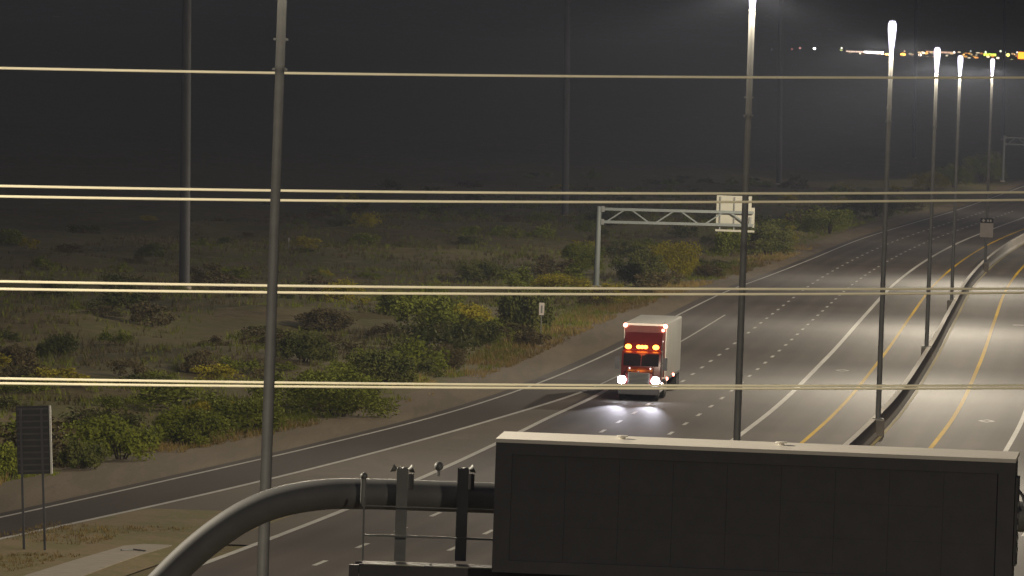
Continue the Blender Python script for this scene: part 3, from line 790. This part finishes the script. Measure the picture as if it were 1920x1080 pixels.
for i, (px, py, w, h, kind, lab) in enumerate(heroes):
    p = gp(px, py); x, y = p.x, p.y; sc = FPX / math.hypot(y, CAM_H)
    rw, rh = w/sc/2, h/sc
    t = empty('shrub', (x, y + rw*.3, float(ground_z(x, y)) - .05), random.uniform(0, 6.28), lab, 'shrub', 'desert shrubs beside the freeway')
    f = bpy.data.objects.new('foliage', foliage_mesh(kind, 500+i, min(9000, int(1800 + 2400*rw)), 34, 1.0, min(.036, .06/rw))); COL.objects.link(f); f.parent = t; f.scale = (rw*1.12, rw*1.12, rh*1.0)
    s = bpy.data.objects.new('stem', ST[i % 4]); COL.objects.link(s); s.parent = t; s.scale = (rw, rw, rh)
    taken.append((x, y, rw))
KLAB = {'green': 'green bush', 'dark': 'dark bush', 'yellow': 'yellowish bush', 'brown': 'brown brush'}
n = 0; tries = 0
while n < 262 and tries < 9000:
    tries += 1
    y = 375 + 1000 * random.random()**1.5
    u = -1.5 - 75*random.random()**1.25
    x = float(XE(y)) + u
    sx2 = 960 + FPX*(x)/y
    if sx2 < -60 or sx2 > 1950: continue
    if any((x-a)**2 + ((y-b_)*.5)**2 < (c*.75+.6)**2 for a, b_, c in taken): continue
    if vnoise(np.array([x/14+9.]), np.array([y/26.]), 21)[0] < .38: continue
    kind = random.choices(['green','dark','yellow','brown'], [5,4,2,4])[0]
    rw = random.uniform(.8, 2.6) * (1.25 if u > -16 else 1); rh = rw*random.uniform(.40, .85)
    f = bpy.data.objects.new('shrub', random.choice(FM[kind])); COL.objects.link(f)
    f.location = (x, y, float(ground_z(x, y)) - .05); f.rotation_euler = (0, 0, random.uniform(0, 6.28)); f.scale = (rw, rw, rh)
    where = 'left of the nearest lamp' if sx2 < 500 else 'between nearest lamp and truss post' if sx2 < 1118 else 'right of the truss post'
    edge = 'fringing the shoulder' if u > -12 else 'out on the dim desert' if y < 720 else 'far out on the dark desert'
    tag(f, ' '.join((KLAB[kind], edge, where)), 'shrub', kind + ' shrubs of the open desert')
    taken.append((x, y, rw)); n += 1
# dry grass tufts along the shoulder edge and across the open ground
def tufts(name, count, fu, fy, hmin, hmax, kind, seed):
    r = np.random.default_rng(seed); vs = []; fs = []
    ys = fy(r.random(count)); us_ = fu(r.random(count)); xs = XE(ys) + us_
    keep = vnoise(xs/3.5, ys/9., seed) > .45
    xs, ys = xs[keep], ys[keep]; zs = ground_z(xs, ys)
    for x, y, z in zip(xs, ys, zs):
        h = r.uniform(hmin, hmax)
        for _ in range(6):
            a = r.uniform(0, 6.28); l = h*r.uniform(.5, 1); w = .03
            dx, dy = math.cos(a), math.sin(a); k = len(vs); ox, oy = r.normal(0, .09, 2)
            vs += [(x+ox-dy*w, y+oy+dx*w, z), (x+ox+dy*w, y+oy-dx*w, z), (x+ox+dx*l*.5, y+oy+dy*l*.5, z+l)]; fs.append((k, k+1, k+2))
    me = bpy.data.meshes.new(name); me.from_pydata([tuple(map(float, v)) for v in vs], [], fs); me.materials.append(LEAF[kind])
    o = bpy.data.objects.new(name, me); COL.objects.link(o); return o
tag(tufts('dry_grass', 6500, lambda t: 1.5 - 4.0*t**1.2, lambda t: 340 + 560*t**1.4, .2, .6, 'straw', 31), 'straw coloured dry grass fringing the gravel shoulder', 'grass', None, 'stuff')
tag(tufts('green_weeds', 5000, lambda t: 1.0 - 3.6*t, lambda t: 340 + 500*t**1.3, .15, .5, 'green', 33), 'low green weeds fringing the gravel shoulder', 'weeds', None, 'stuff')
tag(tufts('desert_scrub', 26000, lambda t: -3 - 62*t, lambda t: 370 + 900*t**1.3, .25, .8, 'brown', 35), 'short dry scrub spread over the open desert', 'scrub', None, 'stuff')
tag(tufts('desert_weeds', 22000, lambda t: -1 - 55*t**1.2, lambda t: 360 + 800*t**1.3, .2, .7, 'green', 41), 'olive green weeds spread over the open desert', 'weeds', None, 'stuff')
tag(tufts('gore_grass', 1500, lambda t: 8.8 + 6.0*t, lambda t: 296 + 36*t, .08, .28, 'straw', 36), 'short grass in the ramp gore', 'grass', None, 'stuff')

# ------------------------------------------------------------------ far lights of the city on the rising ground
CY_ = 3150.0
def city_light(px, py, w, h, col, s, label, Y=CY_):
    p = at(px, py, Y); g_ = float(ground_z(p.x, Y)); u = Y/FPX
    t = empty('distant_lamp', (p.x, Y, g_), 0, label, 'lamp', 'city lights on the far rise')
    b = MB(); b.tube([(0,0,-.3),(0,0,max(p.z-g_, .6))], .08, 6); b.build('pole', M_GALVD, t)
    b = MB(); b.ball((0,-.2,p.z-g_), 1, w*u/2, .4, h*u/2, 12, 7); b.build('lamp_head', glow('far_glow', col, s), t, True)
for a in [
 (1447,95,7,5,(.5,.55,.6),.5,'faint grey light, left-most of the far city lights'),
 (1485,92,6,4,(1,.35,.3),.35,'faint red light left of the first white far light'),
 (1500,90,6,5,(1,.45,.4),.7,'small pink light left of the first white far light'),
 (1527,91,8,6,(.95,1,.95),5,'small white light, first bright one of the far city'),
 (1577,94,9,4,(.8,.9,.3),.8,'dim yellow-green light left of the long lit strip'),
 (1578,90,5,5,(1,.95,.8),2.0,'tiny white light above the left end of the lit strip'),
 (1664,102,16,6,(1,.62,.18),4,'amber light left of the lamp post under the far strip'),
 (1693,102,15,7,(1,.42,.06),6,'orange light right of the third lamp post top'),
 (1725,103,9,7,(1,.75,.55),4,'peach light alone between two glowing lamp posts'),
 (1789,98,5,6,(.9,1,.8),2.5,'tiny white light right of the brightest teardrop lamp'),
 (1778,113,5,4,(.8,.8,.8),.6,'dim speck under the far lit strip'),
 (1820,96,5,5,(.8,.9,.8),.6,'dim speck left of the yellow-green strip'),
 (1848,98,5,7,(.9,1,.6),2.0,'tiny light at the left end of the yellow-green strip'),
 (1876,96,6,6,(.9,.95,.7),1.5,'small pale light right of the farthest lamp post'),
 (1884,98,5,6,(.9,.95,.8),1.4,'second small pale light right of the farthest lamp post'),
 (1890,103,9,9,(1,.85,.15),4,'yellow light left of the orange billboard'),
 (1897,112,8,4,(.7,.8,.3),.8,'dim greenish speck under the yellow far light'),
 (1907,98,5,5,(1,.95,.85),1.5,'tiny white light above left of the orange billboard'),
]: city_light(a[0], a[1], a[2]*.7, a[3]*.7, *a[4:])
rr = random.Random(5)
for k in range(64):
    px = 1590 + 322*rr.random()**.8; py = 98 + (px-1590)*.022 + rr.uniform(-5, 6)
    city_light(px, py, rr.uniform(3,8), rr.uniform(2,4), rr.choice([(1,.5,.12),(1,.7,.35),(1,.85,.6),(1,.4,.1)]), rr.choice([.25,.4,.6,1.0,2.0]), 'tiny warm light in the distant city string', CY_ + rr.uniform(-30, 30))
def lit_building(px0, px1, py, hpx, wall, col, s, label, name='distant_building', band=(.25,.8)):
    p = at(px0, py, CY_+40); q = at(px1, py, CY_+40); u = (CY_+40)/FPX
    g_ = float(ground_z(p.x, CY_+40)); w = q.x-p.x; top = p.z + hpx*u/2 - g_
    t = empty(name, (p.x, CY_+40, g_), 0, label, 'building', None)
    b = MB(); b.box(0, w, 0, 14, -1.5, top); b.build('wall', mat('far_wall', wall, .8), t)
    k = max(2, int(w/1.6))
    gm = glow('lit_window', col, s)
    for i in range(k):
        x0 = w*i/k
        o = MB(); o.box(x0+.06, x0+w/k-.06, -.06, -.02, top-hpx*u*band[1], top-hpx*u*band[0]); o.build('window', gm, t)
    o = MB(); o.box(-.3, w+.3, -.3, 14.3, top, top+.25); o.build('roof', M_GALVD, t)
lit_building(1586, 1622, 97, 8, (.3,.25,.22), (1,.72,.55), 1.3, 'low distant building with a dim peach strip of windows')
lit_building(1620, 1657, 98, 9, (.4,.38,.35), (1,.95,.93), 7, 'low distant building with a bright white strip of windows')
lit_building(1738, 1792, 97, 6, (.3,.28,.25), (1,.62,.45), .9, 'long distant building with a faint reddish strip behind the teardrop lamp')
lit_building(1844, 1868, 102, 8, (.2,.25,.1), (.75,.95,.10), 2.2, 'low distant building with a yellow-green lit strip')
bb = at(1914, 104, CY_); ub = CY_/FPX
t = empty('billboard', (bb.x, CY_, float(ground_z(bb.x, CY_))), 0, 'glowing plain orange billboard at the far right of the city lights', 'billboard')
hh = bb.z - t.location.z
b = MB(); b.box(-1.2, 2.2, 0, .3, hh-7*ub, hh+7*ub); b.build('panel_frame', M_DARK, t)
b = MB(); b.box(-1.1, 2.1, -.05, -.01, hh-6.5*ub, hh+6.5*ub); b.build('lit_panel', glow('orange_panel', (1,.24,.02), 4), t)
b = MB(); b.tube([(.5,.15,-.5),(.5,.15,hh-7*ub)], .2, 8); b.build('post', M_GALVD, t)

# ------------------------------------------------------------------ night air
if HAZE > 0:
    b = MB(); b.box(-1160, 1150, -260, 4210, -3, 262); hz = b.build('haze', [])
    m = bpy.data.materials.new('haze'); m.use_nodes = True; nt = m.node_tree; nt.nodes.clear()
    o = nt.nodes.new('ShaderNodeOutputMaterial'); v = nt.nodes.new('ShaderNodeVolumePrincipled')
    v.inputs['Color'].default_value = (.66,.74,1.0,1); v.inputs['Density'].default_value = HAZE; v.inputs['Anisotropy'].default_value = .25
    nt.links.new(v.outputs[0], o.inputs['Volume']); hz.data.materials.append(m); hz['kind'] = 'stuff'
    tag(hz, 'thin night haze over the freeway and desert', 'haze')
